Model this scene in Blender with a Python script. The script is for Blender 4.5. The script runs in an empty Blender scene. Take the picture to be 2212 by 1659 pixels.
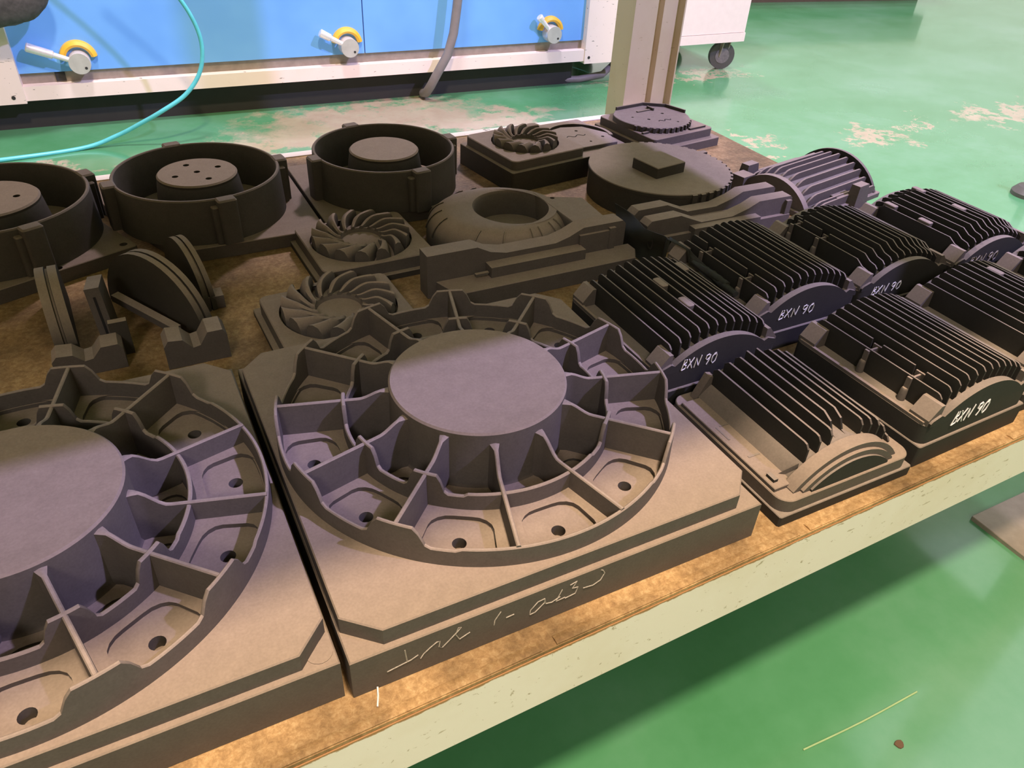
import bpy, bmesh, math, random
from mathutils import Vector, Matrix
from mathutils.geometry import tessellate_polygon
random.seed(7)
PI = math.pi
scene = bpy.context.scene
C = scene.collection

# ------------------------------------------------------------------ camera
# metres; origin on the shelf deck level below the camera, +X along the shelf, +Y into the rack
cam_d = bpy.data.cameras.new('camera'); cam = bpy.data.objects.new('camera', cam_d); C.objects.link(cam)
cam_d.sensor_fit = 'HORIZONTAL'; cam_d.sensor_width = 36.0; cam_d.lens = 1661.0 / 2212.0 * 36.0
cam_d.clip_start = 0.02; cam_d.clip_end = 60
Rr = ((0.89010379, -0.45341933, 0.04611018), (-0.23768473, -0.54814558, -0.80189924), (0.38887171, 0.70281387, -0.59567731))
cm = Matrix(((Rr[0][0], -Rr[1][0], -Rr[2][0], 0), (Rr[0][1], -Rr[1][1], -Rr[2][1], 0), (Rr[0][2], -Rr[1][2], -Rr[2][2], 0.6), (0, 0, 0, 1)))
cam.matrix_world = cm
scene.camera = cam

# ------------------------------------------------------------------ world, lamps and added fill lights, exposure
w = bpy.data.worlds.new('hall_light'); scene.world = w; w.use_nodes = True
bg = w.node_tree.nodes['Background']; bg.inputs[0].default_value = (1.0, 0.73, 0.45, 1); bg.inputs[1].default_value = 0.40
def area(name, loc, aim, power, col, sx, sy=None):
    l = bpy.data.lights.new(name, 'AREA'); l.energy = power; l.color = col; l.shape = 'RECTANGLE' if sy else 'DISK'; l.size = sx
    if sy: l.size_y = sy
    o = bpy.data.objects.new(name, l); C.objects.link(o); o.location = loc
    o.rotation_euler = (Vector(aim) - Vector(loc)).to_track_quat('-Z', 'Y').to_euler()
    return o
area('lamp_warm', (0.35, -0.40, 4.0), (0.35, -0.2, 0), 182, (1.0, 0.76, 0.54), 0.40)
area('fill_aisle_front', (-2.0, -3.2, 3.4), (0.4, 0.5, 0), 66, (1.0, 0.87, 0.82), 1.1)  # added fill that lifts the beam front and the shaded patterns
area('lamp_cool', (3.3, -1.74, 4.0), (0.4, 0.6, 0), 275, (0.57, 0.49, 1.0), 0.18)
area('lamp_rear', (2.9, 4.6, 4.2), (1.6, 2.2, 0), 118, (1.0, 0.80, 0.95), 0.5)
area('lamp_machine', (0.6, 1.75, 4.4), (0.8, 2.9, -0.3), 150, (0.95, 0.90, 1.0), 0.6)
area('skylight_aisle', (5.2, 1.3, 4.6), (4.6, 1.5, -0.34), 46, (0.72, 0.88, 1.0), 3.6, 2.6)
area('fill_far_wall', (4.5, 6.0, 4.4), (4.5, 8.5, 1.5), 150, (0.92, 0.97, 1.0), 1.2)  # added fill on the back wall, so its reflection pales the floor
area('fill_right_wall', (7.0, 2.5, 4.4), (9.5, 2.8, 1.5), 115, (0.92, 0.97, 1.0), 1.2)  # added fill as well, brightens the right wall mirrored in the floor
vs = scene.view_settings
vs.view_transform = 'Standard'; vs.look = 'None'; vs.gamma = 1.0; vs.use_curve_mapping = False; vs.exposure = 0.35
FZ = -0.342

# ------------------------------------------------------------------ materials
def nodes(name):
    m = bpy.data.materials.new(name); m.use_nodes = True
    nt = m.node_tree; return m, nt, nt.nodes['Principled BSDF']
def nd(nt, typ, **kw):
    n = nt.nodes.new(typ)
    for k, v in kw.items(): setattr(n, k, v)
    return n
def noise(nt, scale, detail=4, rough=0.6, coord='Object'):
    tc = nd(nt, 'ShaderNodeTexCoord'); n = nd(nt, 'ShaderNodeTexNoise')
    n.inputs['Scale'].default_value = scale; n.inputs['Detail'].default_value = detail; n.inputs['Roughness'].default_value = rough
    nt.links.new(tc.outputs[coord], n.inputs['Vector']); return n
def ramp(nt, src, stops):
    r = nd(nt, 'ShaderNodeValToRGB'); e = r.color_ramp.elements
    while len(e) < len(stops): e.new(0.5)
    for i, (p, c) in enumerate(stops): e[i].position = p; e[i].color = (*c, 1) if len(c) == 3 else c
    nt.links.new(src, r.inputs['Fac']); return r
def mix(nt, fac, a, b, mode='MIX'):
    n = nd(nt, 'ShaderNodeMix', data_type='RGBA', blend_type=mode)
    for sock, v in ((n.inputs['Factor'], fac), (n.inputs['A'], a), (n.inputs['B'], b)):
        if hasattr(v, 'default_value') or hasattr(v, 'is_linked'): nt.links.new(v, sock)
        elif isinstance(v, tuple): sock.default_value = (*v, 1)
        else: sock.default_value = v
    return n.outputs['Result']
def bump(nt, b, src, strength, dist=0.002):
    n = nd(nt, 'ShaderNodeBump'); n.inputs['Strength'].default_value = strength; n.inputs['Distance'].default_value = dist
    nt.links.new(src, n.inputs['Height']); nt.links.new(n.outputs['Normal'], b.inputs['Normal'])
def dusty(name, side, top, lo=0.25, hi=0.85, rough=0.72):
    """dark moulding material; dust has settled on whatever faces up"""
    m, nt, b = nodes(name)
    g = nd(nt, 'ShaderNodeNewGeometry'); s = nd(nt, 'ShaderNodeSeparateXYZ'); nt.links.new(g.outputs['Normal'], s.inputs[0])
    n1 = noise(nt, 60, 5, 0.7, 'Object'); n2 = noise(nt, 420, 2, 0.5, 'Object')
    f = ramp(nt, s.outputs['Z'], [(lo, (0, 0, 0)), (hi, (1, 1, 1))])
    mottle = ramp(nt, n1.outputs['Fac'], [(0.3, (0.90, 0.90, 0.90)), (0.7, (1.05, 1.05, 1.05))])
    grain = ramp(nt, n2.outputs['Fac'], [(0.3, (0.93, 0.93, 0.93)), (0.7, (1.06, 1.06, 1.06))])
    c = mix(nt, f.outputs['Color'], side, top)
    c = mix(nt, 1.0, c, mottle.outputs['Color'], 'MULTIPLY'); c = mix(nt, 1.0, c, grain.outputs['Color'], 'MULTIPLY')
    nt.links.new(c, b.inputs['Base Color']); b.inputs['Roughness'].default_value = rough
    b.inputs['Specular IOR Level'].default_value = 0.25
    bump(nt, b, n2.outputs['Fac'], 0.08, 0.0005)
    return m
def plain(name, col, rough=0.5, metal=0.0, mott=0.08, scale=30):
    m, nt, b = nodes(name); n = noise(nt, scale, 4)
    r = ramp(nt, n.outputs['Fac'], [(0.3, tuple(c * (1 - mott) for c in col)), (0.7, tuple(min(1, c * (1 + mott)) for c in col))])
    nt.links.new(r.outputs['Color'], b.inputs['Base Color']); b.inputs['Roughness'].default_value = rough; b.inputs['Metallic'].default_value = metal
    return m
MT = {}
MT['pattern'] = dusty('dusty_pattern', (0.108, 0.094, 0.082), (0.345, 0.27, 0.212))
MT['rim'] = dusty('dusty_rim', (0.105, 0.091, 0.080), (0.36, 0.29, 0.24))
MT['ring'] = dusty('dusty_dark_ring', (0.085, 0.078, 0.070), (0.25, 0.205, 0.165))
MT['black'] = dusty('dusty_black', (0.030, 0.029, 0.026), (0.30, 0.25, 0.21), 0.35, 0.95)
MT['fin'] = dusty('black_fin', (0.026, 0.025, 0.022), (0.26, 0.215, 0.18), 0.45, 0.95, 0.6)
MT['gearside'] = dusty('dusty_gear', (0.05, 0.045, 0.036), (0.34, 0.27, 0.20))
MT['hole'] = plain('hole_shade', (0.012, 0.012, 0.013), 0.9)
MT['chalk'] = plain('white_chalk', (0.85, 0.84, 0.88), 0.8)
MT['scratch'] = plain('pale_scratch', (0.40, 0.36, 0.31), 0.8, 0, 0.3, 300)
MT['film'] = plain('black_plastic_film', (0.022, 0.023, 0.017), 0.62, 0, 0.3)
MT['chrome'] = plain('bright_steel', (0.86, 0.84, 0.86), 0.32, 0.45)
MT['latchface'] = plain('brushed_steel_face', (0.55, 0.54, 0.50), 0.4, 0.3)
MT['yellow'] = plain('yellow_plastic', (0.72, 0.43, 0.03), 0.45)
MT['rubber'] = plain('grey_rubber', (0.15, 0.145, 0.15), 0.7, 0, 0.25, 90)
MT['glove'] = plain('dark_grey_foam', (0.075, 0.068, 0.066), 0.9, 0, 0.3, 60)
MT['hose'] = plain('grey_hose', (0.20, 0.18, 0.18), 0.5)
MT['teal'] = plain('teal_hose', (0.10, 0.52, 0.56), 0.35)
MT['plinth'] = plain('black_plinth', (0.022, 0.022, 0.021), 0.75)
MT['steelbar'] = plain('dull_steel', (0.30, 0.26, 0.22), 0.45, 0.2, 0.15)
MT['white'] = plain('white_enamel', (0.80, 0.70, 0.66), 0.4, 0, 0.03)
MT['wheel'] = plain('dark_wheel', (0.07, 0.07, 0.068), 0.5)
MT['benchdark'] = plain('dark_brown_steel', (0.09, 0.06, 0.045), 0.7)
MT['straw'] = plain('pale_straw', (0.36, 0.52, 0.26), 0.8)
MT['brown'] = plain('brown_scrap', (0.12, 0.07, 0.04), 0.8)
MT['under'] = plain('cream_underside', (0.62, 0.53, 0.40), 0.7)

def blue_panel():
    m, nt, b = nodes('blue_enamel'); n = noise(nt, 3.0, 3)
    r = ramp(nt, n.outputs['Fac'], [(0.35, (0.14, 0.37, 0.82)), (0.7, (0.18, 0.45, 0.88))])
    nt.links.new(r.outputs['Color'], b.inputs['Base Color']); b.inputs['Roughness'].default_value = 0.28
    return m
MT['blue'] = blue_panel()
def chipped(name, col, chip, thr=0.66, scale=55, stain=(0.62, 0.5, 0.34), rough=0.5):
    m, nt, b = nodes(name)
    n = noise(nt, scale, 6, 0.75); n.inputs['Distortion'].default_value = 0.6
    n2 = noise(nt, 7, 4, 0.6)
    f = ramp(nt, n.outputs['Fac'], [(thr, (0, 0, 0)), (thr + 0.03, (1, 1, 1))])
    f2 = ramp(nt, n2.outputs['Fac'], [(0.5, (0, 0, 0)), (0.75, (0.6, 0.6, 0.6))])
    tc = nd(nt, 'ShaderNodeTexCoord'); mp = nd(nt, 'ShaderNodeMapping'); mp.inputs['Scale'].default_value = (26, 26, 90); mp.inputs['Rotation'].default_value = (0, 0.35, 0); nt.links.new(tc.outputs['Object'], mp.inputs['Vector'])
    ns = nd(nt, 'ShaderNodeTexNoise'); ns.inputs['Scale'].default_value = 1.6; ns.inputs['Detail'].default_value = 3; nt.links.new(mp.outputs[0], ns.inputs['Vector'])
    fs = ramp(nt, ns.outputs['Fac'], [(0.685, (0, 0, 0)), (0.715, (0.8, 0.8, 0.8))])
    c = mix(nt, f2.outputs['Color'], col, stain); c = mix(nt, f.outputs['Color'], c, chip); c = mix(nt, fs.outputs['Color'], c, chip)
    nt.links.new(c, b.inputs['Base Color']); b.inputs['Roughness'].default_value = rough
    bump(nt, b, n.outputs['Fac'], 0.2, 0.001)
    return m
MT['cream'] = chipped('cream_paint_chipped', (0.92, 0.86, 0.80), (0.50, 0.42, 0.31), 0.625, 75, (0.82, 0.73, 0.60))
def rust_creep(m, top, depth):
    """rust eating down from the worn upper corner of the beam"""
    nt = m.node_tree; b = nt.nodes['Principled BSDF']; src = b.inputs['Base Color'].links[0].from_socket
    tc = nd(nt, 'ShaderNodeTexCoord'); sp = nd(nt, 'ShaderNodeSeparateXYZ'); nt.links.new(tc.outputs['Object'], sp.inputs[0])
    n = noise(nt, 45, 5, 0.7); mm = nd(nt, 'ShaderNodeMath', operation='MULTIPLY_ADD'); nt.links.new(n.outputs['Fac'], mm.inputs[0]); mm.inputs[1].default_value = depth * 2.2; mm.inputs[2].default_value = -depth * 1.1 - top + depth
    ad = nd(nt, 'ShaderNodeMath', operation='ADD'); nt.links.new(sp.outputs['Z'], ad.inputs[0]); nt.links.new(mm.outputs[0], ad.inputs[1])
    mu = nd(nt, 'ShaderNodeMath', operation='MULTIPLY', use_clamp=True); nt.links.new(ad.outputs[0], mu.inputs[0]); mu.inputs[1].default_value = 700
    nt.links.new(mix(nt, mu.outputs[0], src, (0.40, 0.21, 0.09)), b.inputs['Base Color'])
rust_creep(MT['cream'], 0.3385, 0.004)
MT['machwhite'] = chipped('machine_white_speckled', (0.82, 0.71, 0.64), (0.10, 0.11, 0.08), 0.67, 46, (0.76, 0.66, 0.56))
MT['post'] = chipped('aged_cream_post', (0.64, 0.54, 0.35), (0.48, 0.39, 0.23), 0.70, 40, (0.55, 0.43, 0.25))
def rust():
    m, nt, b = nodes('rusty_deck')
    n = noise(nt, 150, 8, 0.8); n.inputs['Distortion'].default_value = 0.3
    n2 = noise(nt, 6, 5, 0.65)
    r = ramp(nt, n.outputs['Fac'], [(0.28, (0.21, 0.125, 0.06)), (0.5, (0.42, 0.28, 0.15)), (0.75, (0.68, 0.53, 0.35))])
    r2 = ramp(nt, n2.outputs['Fac'], [(0.38, (0.42, 0.38, 0.28)), (0.62, (1.2, 1.12, 0.92))])
    c = mix(nt, 1.0, r.outputs['Color'], r2.outputs['Color'], 'MULTIPLY')
    nt.links.new(c, b.inputs['Base Color']); b.inputs['Roughness'].default_value = 0.62
    bump(nt, b, n.outputs['Fac'], 0.35, 0.0015); return m
MT['rust'] = rust()
def floor_mat():
    m, nt, b = nodes('green_epoxy_floor')
    n = noise(nt, 2.2, 7, 0.65); n3 = noise(nt, 9, 8, 0.7)
    base = ramp(nt, n.outputs['Fac'], [(0.35, (0.062, 0.245, 0.100)), (0.5, (0.085, 0.285, 0.135)), (0.68, (0.125, 0.325, 0.19))])
    tc = nd(nt, 'ShaderNodeTexCoord'); sc = nd(nt, 'ShaderNodeVectorMath', operation='SCALE'); sub = nd(nt, 'ShaderNodeVectorMath', operation='SUBTRACT')
    nt.links.new(n3.outputs['Color'], sub.inputs[0]); sub.inputs[1].default_value = (0.5, 0.5, 0.5)
    nt.links.new(sub.outputs[0], sc.inputs[0]); sc.inputs['Scale'].default_value = 0.85
    add = nd(nt, 'ShaderNodeVectorMath', operation='ADD'); nt.links.new(tc.outputs['Object'], add.inputs[0]); nt.links.new(sc.outputs[0], add.inputs[1])
    total = None
    for (x, y, rx, ry) in ((0.88, 2.80, 0.55, 0.22), (1.20, 2.66, 0.45, 0.15), (0.52, 2.66, 0.28, 0.14), (2.62, 1.98, 0.17, 0.075), (2.1, 2.07, 0.13, 0.05),
                           (3.45, 2.02, 0.32, 0.08), (2.35, 2.93, 0.5, 0.06), (-0.3, 2.62, 0.25, 0.06), (2.95, 2.05, 0.1, 0.03)):
        s = nd(nt, 'ShaderNodeVectorMath', operation='SUBTRACT'); nt.links.new(add.outputs[0], s.inputs[0]); s.inputs[1].default_value = (x, y, 0)
        d = nd(nt, 'ShaderNodeVectorMath', operation='DIVIDE'); nt.links.new(s.outputs[0], d.inputs[0]); d.inputs[1].default_value = (rx, ry, 1)
        mz = nd(nt, 'ShaderNodeVectorMath', operation='MULTIPLY'); nt.links.new(d.outputs[0], mz.inputs[0]); mz.inputs[1].default_value = (1, 1, 0)
        l = nd(nt, 'ShaderNodeVectorMath', operation='LENGTH'); nt.links.new(mz.outputs[0], l.inputs[0])
        if total is None: total = l.outputs['Value']
        else:
            mn = nd(nt, 'ShaderNodeMath', operation='MINIMUM'); nt.links.new(total, mn.inputs[0]); nt.links.new(l.outputs['Value'], mn.inputs[1]); total = mn.outputs[0]
    f = ramp(nt, total, [(0.55, (0.9, 0.9, 0.9)), (1.0, (0, 0, 0))])
    worn = ramp(nt, n3.outputs['Fac'], [(0.3, (0.38, 0.27, 0.20)), (0.7, (0.46, 0.40, 0.29))])
    c = mix(nt, f.outputs['Color'], base.outputs['Color'], worn.outputs['Color'])
    nt.links.new(c, b.inputs['Base Color'])
    b.inputs['Roughness'].default_value = 0.26; b.inputs['Coat Weight'].default_value = 0.6; b.inputs['Coat Roughness'].default_value = 0.10
    return m
MT['floor'] = floor_mat()
MT['wall'] = plain('white_wall_paint', (0.78, 0.78, 0.76), 0.8, 0, 0.03, 2)

# ------------------------------------------------------------------ mesh helpers
class MB:
    def __init__(s): s.v = []; s.f = []
    def add(s, vs, fs):
        o = len(s.v); s.v += [tuple(p) for p in vs]; s.f += [tuple(i + o for i in q) for q in fs]; return s
    def box(s, x0, x1, y0, y1, z0, z1):
        return s.add([(x0, y0, z0), (x1, y0, z0), (x1, y1, z0), (x0, y1, z0), (x0, y0, z1), (x1, y0, z1), (x1, y1, z1), (x0, y1, z1)],
                     [(0, 3, 2, 1), (4, 5, 6, 7), (0, 1, 5, 4), (1, 2, 6, 5), (2, 3, 7, 6), (3, 0, 4, 7)])
    def loops(s, ls, cap0=True, cap1=True, close=True):
        n = len(ls[0]); vs = [p for l in ls for p in l]; fs = []
        for k in range(len(ls) - 1):
            for i in range(n if close else n - 1):
                j = (i + 1) % n; fs.append((k * n + i, k * n + j, (k + 1) * n + j, (k + 1) * n + i))
        if cap0: fs.append(tuple(range(n - 1, -1, -1)))
        if cap1: fs.append(tuple((len(ls) - 1) * n + i for i in range(n)))
        return s.add(vs, fs)
    def flat(s, outer, holes, z):
        ls = [outer] + list(holes); tri = tessellate_polygon([[Vector((p[0], p[1], 0)) for p in l] for l in ls])
        return s.add([(p[0], p[1], z) for l in ls for p in l], tri)
    def prism(s, poly, z0, z1, bev=0.0, holes=(), hz=None):
        """upright solid over a ccw outline, bevelled top edge, wells (holes) down to hz"""
        if bev: s.loops([[(x, y, z0) for x, y in poly], [(x, y, z1 - bev) for x, y in poly]], True, False); top = inset(poly, bev); s.loops([[(x, y, z1 - bev) for x, y in poly], [(x, y, z1) for x, y in top]], False, False)
        else: s.loops([[(x, y, z0) for x, y in poly], [(x, y, z1) for x, y in poly]], True, False); top = poly
        if holes:
            s.flat(top, holes, z1)
            for i, h in enumerate(holes):
                zz = hz[i] if isinstance(hz, (list, tuple)) else hz
                s.loops([[(x, y, z1) for x, y in h], [(x, y, zz) for x, y in h]], False, True)
        else: s.flat(top, [], z1)
        return s
    def tube(s, path, r, n=8, caps=True):
        ls = []; P = [Vector(p) for p in path]; up = None
        for i, p in enumerate(P):
            t = (P[min(i + 1, len(P) - 1)] - P[max(i - 1, 0)]).normalized()
            if up is None: up = Vector((0, 0, 1)) if abs(t.z) < 0.9 else Vector((1, 0, 0))
            a = t.cross(up).normalized(); b = a.cross(t).normalized(); up = b
            rr = r[i] if isinstance(r, (list, tuple)) else r
            ls.append([p + a * math.cos(2 * PI * k / n) * rr + b * math.sin(2 * PI * k / n) * rr for k in range(n)])
        return s.loops(ls, caps, caps)
    def lathe(s, prof, n=48, c=(0, 0), a0=0.0):
        return s.loops([[(c[0] + r * math.cos(a0 + 2 * PI * k / n), c[1] + r * math.sin(a0 + 2 * PI * k / n), z) for k in range(n)] for r, z in prof], True, True)
    def profile(s, poly, axis, a, b):
        """extrude a 2-D outline along an axis: 'y' takes (x,z), 'x' takes (y,z)"""
        if axis == 'y': f = lambda p, t: (p[0], t, p[1])
        else: f = lambda p, t: (t, p[0], p[1])
        return s.loops([[f(p, a) for p in poly], [f(p, b) for p in poly]], True, True)
    def xf(s, m):
        s.v = [tuple(m @ Vector(p)) for p in s.v]; return s
    def build(s, name, mat, parent=None, ang=32, tri=False):
        me = bpy.data.meshes.new(name); me.from_pydata(s.v, [], s.f)
        bm = bmesh.new(); bm.from_mesh(me)
        bmesh.ops.remove_doubles(bm, verts=bm.verts, dist=1e-6)
        bmesh.ops.recalc_face_normals(bm, faces=bm.faces)
        big = [f for f in bm.faces if len(f.verts) > 4]
        if big: bmesh.ops.triangulate(bm, faces=big)
        lim = math.radians(ang)
        for f in bm.faces: f.smooth = True
        for e in bm.edges:
            e.smooth = len(e.link_faces) == 2 and e.calc_face_angle(0) < lim
        bm.to_mesh(me); bm.free()
        me.materials.append(MT[mat])
        o = bpy.data.objects.new(name, me); C.objects.link(o)
        if parent: o.parent = parent
        return o
def inset(poly, d):
    n = len(poly); out = []
    for i in range(n):
        p0 = Vector(poly[i - 1]); p1 = Vector(poly[i]); p2 = Vector(poly[(i + 1) % n])
        a = (p1 - p0).normalized(); b = (p2 - p1).normalized()
        na = Vector((-a.y, a.x)); nb = Vector((-b.y, b.x)); m = (na + nb)
        k = m.dot(na)
        out.append(tuple(p1 + m * (d / k if abs(k) > 0.2 else d)))
    return out
def rrect(x0, x1, y0, y1, r, n=5):
    r = (r,) * 4 if not isinstance(r, tuple) else r
    out = []
    for (cx, cy, a, rr) in ((x1 - r[0], y0 + r[0], -90, r[0]), (x1 - r[1], y1 - r[1], 0, r[1]), (x0 + r[2], y1 - r[2], 90, r[2]), (x0 + r[3], y0 + r[3], 180, r[3])):
        if rr <= 1e-6: out.append((cx, cy)); continue
        for k in range(n + 1):
            t = math.radians(a + 90 * k / n); out.append((cx + rr * math.cos(t), cy + rr * math.sin(t)))
    return out
def circle(cx, cy, r, n=24, a0=0):
    return [(cx + r * math.cos(a0 + 2 * PI * k / n), cy + r * math.sin(a0 + 2 * PI * k / n)) for k in range(n)]
def smooth(t): t = max(0, min(1, t)); return t * t * (3 - 2 * t)
def tag(o, label, cat, group=None, kind=None):
    o['label'] = label; o['category'] = cat
    if group: o['group'] = group
    if kind: o['kind'] = kind
    return o
def thing(name, label, cat, loc=(0, 0, 0), rot=0, group=None):
    o = bpy.data.objects.new(name, None); C.objects.link(o); o.location = loc; o.rotation_euler = (0, 0, math.radians(rot)); o.empty_display_size = 0.05
    return tag(o, label, cat, group)
def share(src, parent, loc=None, rotz=0.0):
    c = src.copy(); C.objects.link(c); c.parent = parent
    if loc is not None: c.location = loc
    c.rotation_euler = (0, 0, rotz); return c
def copy_tree(o, parent=None):
    c = o.copy(); C.objects.link(c); c.parent = parent
    for ch in list(o.children): copy_tree(ch, c)
    return c

# ------------------------------------------------------------------ the setting: floor
fl = MB(); fl.add([(-5, -5, FZ), (12, -5, FZ), (12, 12, FZ), (-5, 12, FZ)], [(0, 1, 2, 3)])
for nm, q in (('wall_back', (-5, 12, 9.0, 9.15)), ('wall_right', (10.0, 10.15, -5, 9.0))):
    wm = MB(); wm.box(q[0], q[1], q[2], q[3], FZ, 4.9); wo = wm.build(nm, 'wall'); wo['kind'] = 'structure'; wo['label'] = 'plain white hall wall'
fo = fl.build('floor', 'floor'); fo['kind'] = 'structure'; fo['label'] = 'glossy green painted floor with worn beige patches'

# ------------------------------------------------------------------ the rack
rack = thing('storage_rack', 'cream steel rack with rusty deck carrying the dark mould patterns', 'rack', (0, 0, FZ))
RZ = -FZ
def fy(x): return 0.334 + 0.020 * x          # the front edge runs slightly askew
XL, XR = -1.0, 1.315
deck = MB(); p = [(XL, fy(XL) + 0.0), (XR, fy(XR) + 0.0), (XR, 1.60), (XL, 1.60)]
deck.prism(p, RZ - 0.004, RZ, 0.0)
deck.build('deck', 'rust', rack)
lip = MB()                                    # worn raised line of the beam's upper corner
for (a, b) in ((XL, -0.1), (-0.085, 0.235), (0.25, 0.55), (0.565, 0.9), (0.915, XR)):
    lip.loops([[(x, fy(x) + dy, RZ + dz) for dy, dz in ((0.001, 0.0), (0.001, 0.0016), (0.006, 0.0022), (0.011, 0.0008), (0.011, 0.0))] for x in (a, b)], True, True)
lip.build('edge_bead', 'rust', rack)
fb = MB()
sec = [(0.0, -0.0055), (0.0, -0.085), (0.004, -0.089), (0.045, -0.089), (0.045, -0.083), (0.007, -0.083), (0.007, -0.0055)]
fb.loops([[(x, fy(x) + a - 0.001, RZ + b + 0.0012) for a, b in sec] for x in (XL, XR)], True, True)
fb.build('front_beam', 'cream', rack)
bb = MB(); bb.box(XL, XR, 1.60, 1.625, RZ - 0.08, RZ + 0.002); bb.build('back_beam', 'machwhite', rack)
for x in (XL + 0.03, XR - 0.03):
    s_ = MB(); s_.box(x - 0.03, x + 0.03, fy(x) + 0.05, 1.60, RZ - 0.08, RZ - 0.005); s_.build('side_beam', 'cream', rack)
def channel_post(x0, x1, y0, y1, z0, z1, t=0.007):
    m = MB()
    m.prism([(x0, y0), (x1, y0), (x1, y0 + t), (x0 + t, y0 + t), (x0 + t, y1 - t), (x1, y1 - t), (x1, y1), (x0, y1)], z0, z1); return m
# rear right post: broad face towards the shelf, folded web, bright outer lip
pm = MB(); X0, Y0 = 1.175, 1.628
pm.prism([(X0, Y0), (X0 + 0.066, Y0), (X0 + 0.078, Y0 + 0.03), (X0 + 0.092, Y0 + 0.03), (X0 + 0.096, Y0 + 0.016), (X0 + 0.140, Y0 + 0.016), (X0 + 0.146, Y0 + 0.0), (X0 + 0.150, Y0 + 0.0),
          (X0 + 0.150, Y0 + 0.075), (X0, Y0 + 0.075)], 0.008, RZ + 1.6)
pm.build('post', 'post', rack)
pf = MB(); pf.prism(rrect(X0 - 0.05, X0 + 0.2, Y0 - 0.05, Y0 + 0.13, 0.004), 0, 0.008, 0.001); pf.build('foot_plate', 'steelbar', rack)
pm = channel_post(1.29, 1.365, 0.345, 0.402, 0.008, RZ + 1.6); pm.build('post', 'post', rack)
pf = MB(); pf.prism(rrect(1.165, 1.43, 0.335, 0.447, 0.003), 0, 0.008, 0.001); pf.build('foot_plate', 'steelbar', rack)
for (x, y) in ((XL, 0.345), (XL, 1.628)):
    channel_post(x, x + 0.075, y, y + 0.075, 0.008, RZ + 1.6).build('post', 'post', rack)
    pf = MB(); pf.prism(rrect(x - 0.05, x + 0.12, y - 0.03, y + 0.1, 0.003), 0, 0.008, 0.001); pf.build('foot_plate', 'steelbar', rack)
US = RZ + 0.60                                # the shelf above, which shades the middle of this one
ud = MB(); ud.prism([(XL, fy(XL)), (XR, fy(XR)), (XR, 1.62), (XL, 1.62)], US + 0.0, US + 0.006); ud.build('upper_deck', 'under', rack)
ub = MB(); ub.loops([[(x, fy(x) + a, US + b + 0.09) for a, b in sec] for x in (XL, XR)], True, True); ub.build('upper_front_beam', 'cream', rack)
for b_ in ((1.61, 1.625),): m = MB(); m.box(XL, XR, b_[0], b_[1], US, US + 0.09); m.build('upper_back_beam', 'cream', rack)

# ------------------------------------------------------------------ unseen light blocker added over the aisle (keeps the cool lamp off the rack's front edge)
du = thing('added_light_blocker', 'unseen steel light blocker added over the aisle, above and behind the camera', 'light blocker', (0, 0, 0), 0)
m = MB(); m.box(-1.5, 4.6, -1.50, -0.765, 2.20, 2.21); m.build('tray_floor', 'under', du)
for y in (-1.50, -0.77):
    m = MB(); m.box(-1.5, 4.6, y, y + 0.005, 2.20, 2.26); m.build('tray_side', 'under', du)
for x in (-1.0, 0.6, 2.2, 3.8):
    m = MB(); m.box(x, x + 0.04, -1.54, -0.76, 2.17, 2.2); m.build('blocker_bracket', 'steelbar', du)
    for y in (-1.52, -0.7625):
        m = MB(); m.tube([(x + 0.02, y, 2.18), (x + 0.02, y, 4.9)], 0.005, 8); m.build('hanger_rod', 'steelbar', du)

# ------------------------------------------------------------------ large fan patterns
HUB_R, MID_R, RIM_R = 0.0955, 0.1415, 0.2085
Z1, Z2, ZF, ZHUB = 0.0475, 0.067, 0.0685, 0.120
ZI = 0.0520        # the inner pockets are deeper
def sector_pt(a0, a1, r0, r1, u, v): a = a0 + (a1 - a0) * u; r = r0 + (r1 - r0) * v; return (r * math.cos(a), r * math.sin(a))
def cell_outline(a0, a1, r0, r1, k=7):
    us = [i / k for i in range(k)]
    o = [(u, 0) for u in us] + [(1, u) for u in us] + [(1 - u, 1) for u in us] + [(0, 1 - u) for u in us]
    return [sector_pt(a0, a1, r0, r1, u, v) for u, v in o]
def well_outline(a0, a1, r0, r1, mu, mv0, mv1, cr=0.2, n=4):
    return [sector_pt(a0, a1, r0, r1, u, v) for u, v in rrect(mu, 1 - mu, mv0, mv1, cr, n)]
def ring_z(a, low):
    """scalloped top edge: high at each rib, low between; the two low ribs have no tab"""
    d = (math.degrees(a) - 15) % 30; k = int(((math.degrees(a) - 15) % 360 + 15) // 30) % 12
    d = min(d, 30 - d)
    if k in low: return 0.0875
    return 0.0850 + 0.0215 * (1 - smooth((d - 4.6) / 3.8))
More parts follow.
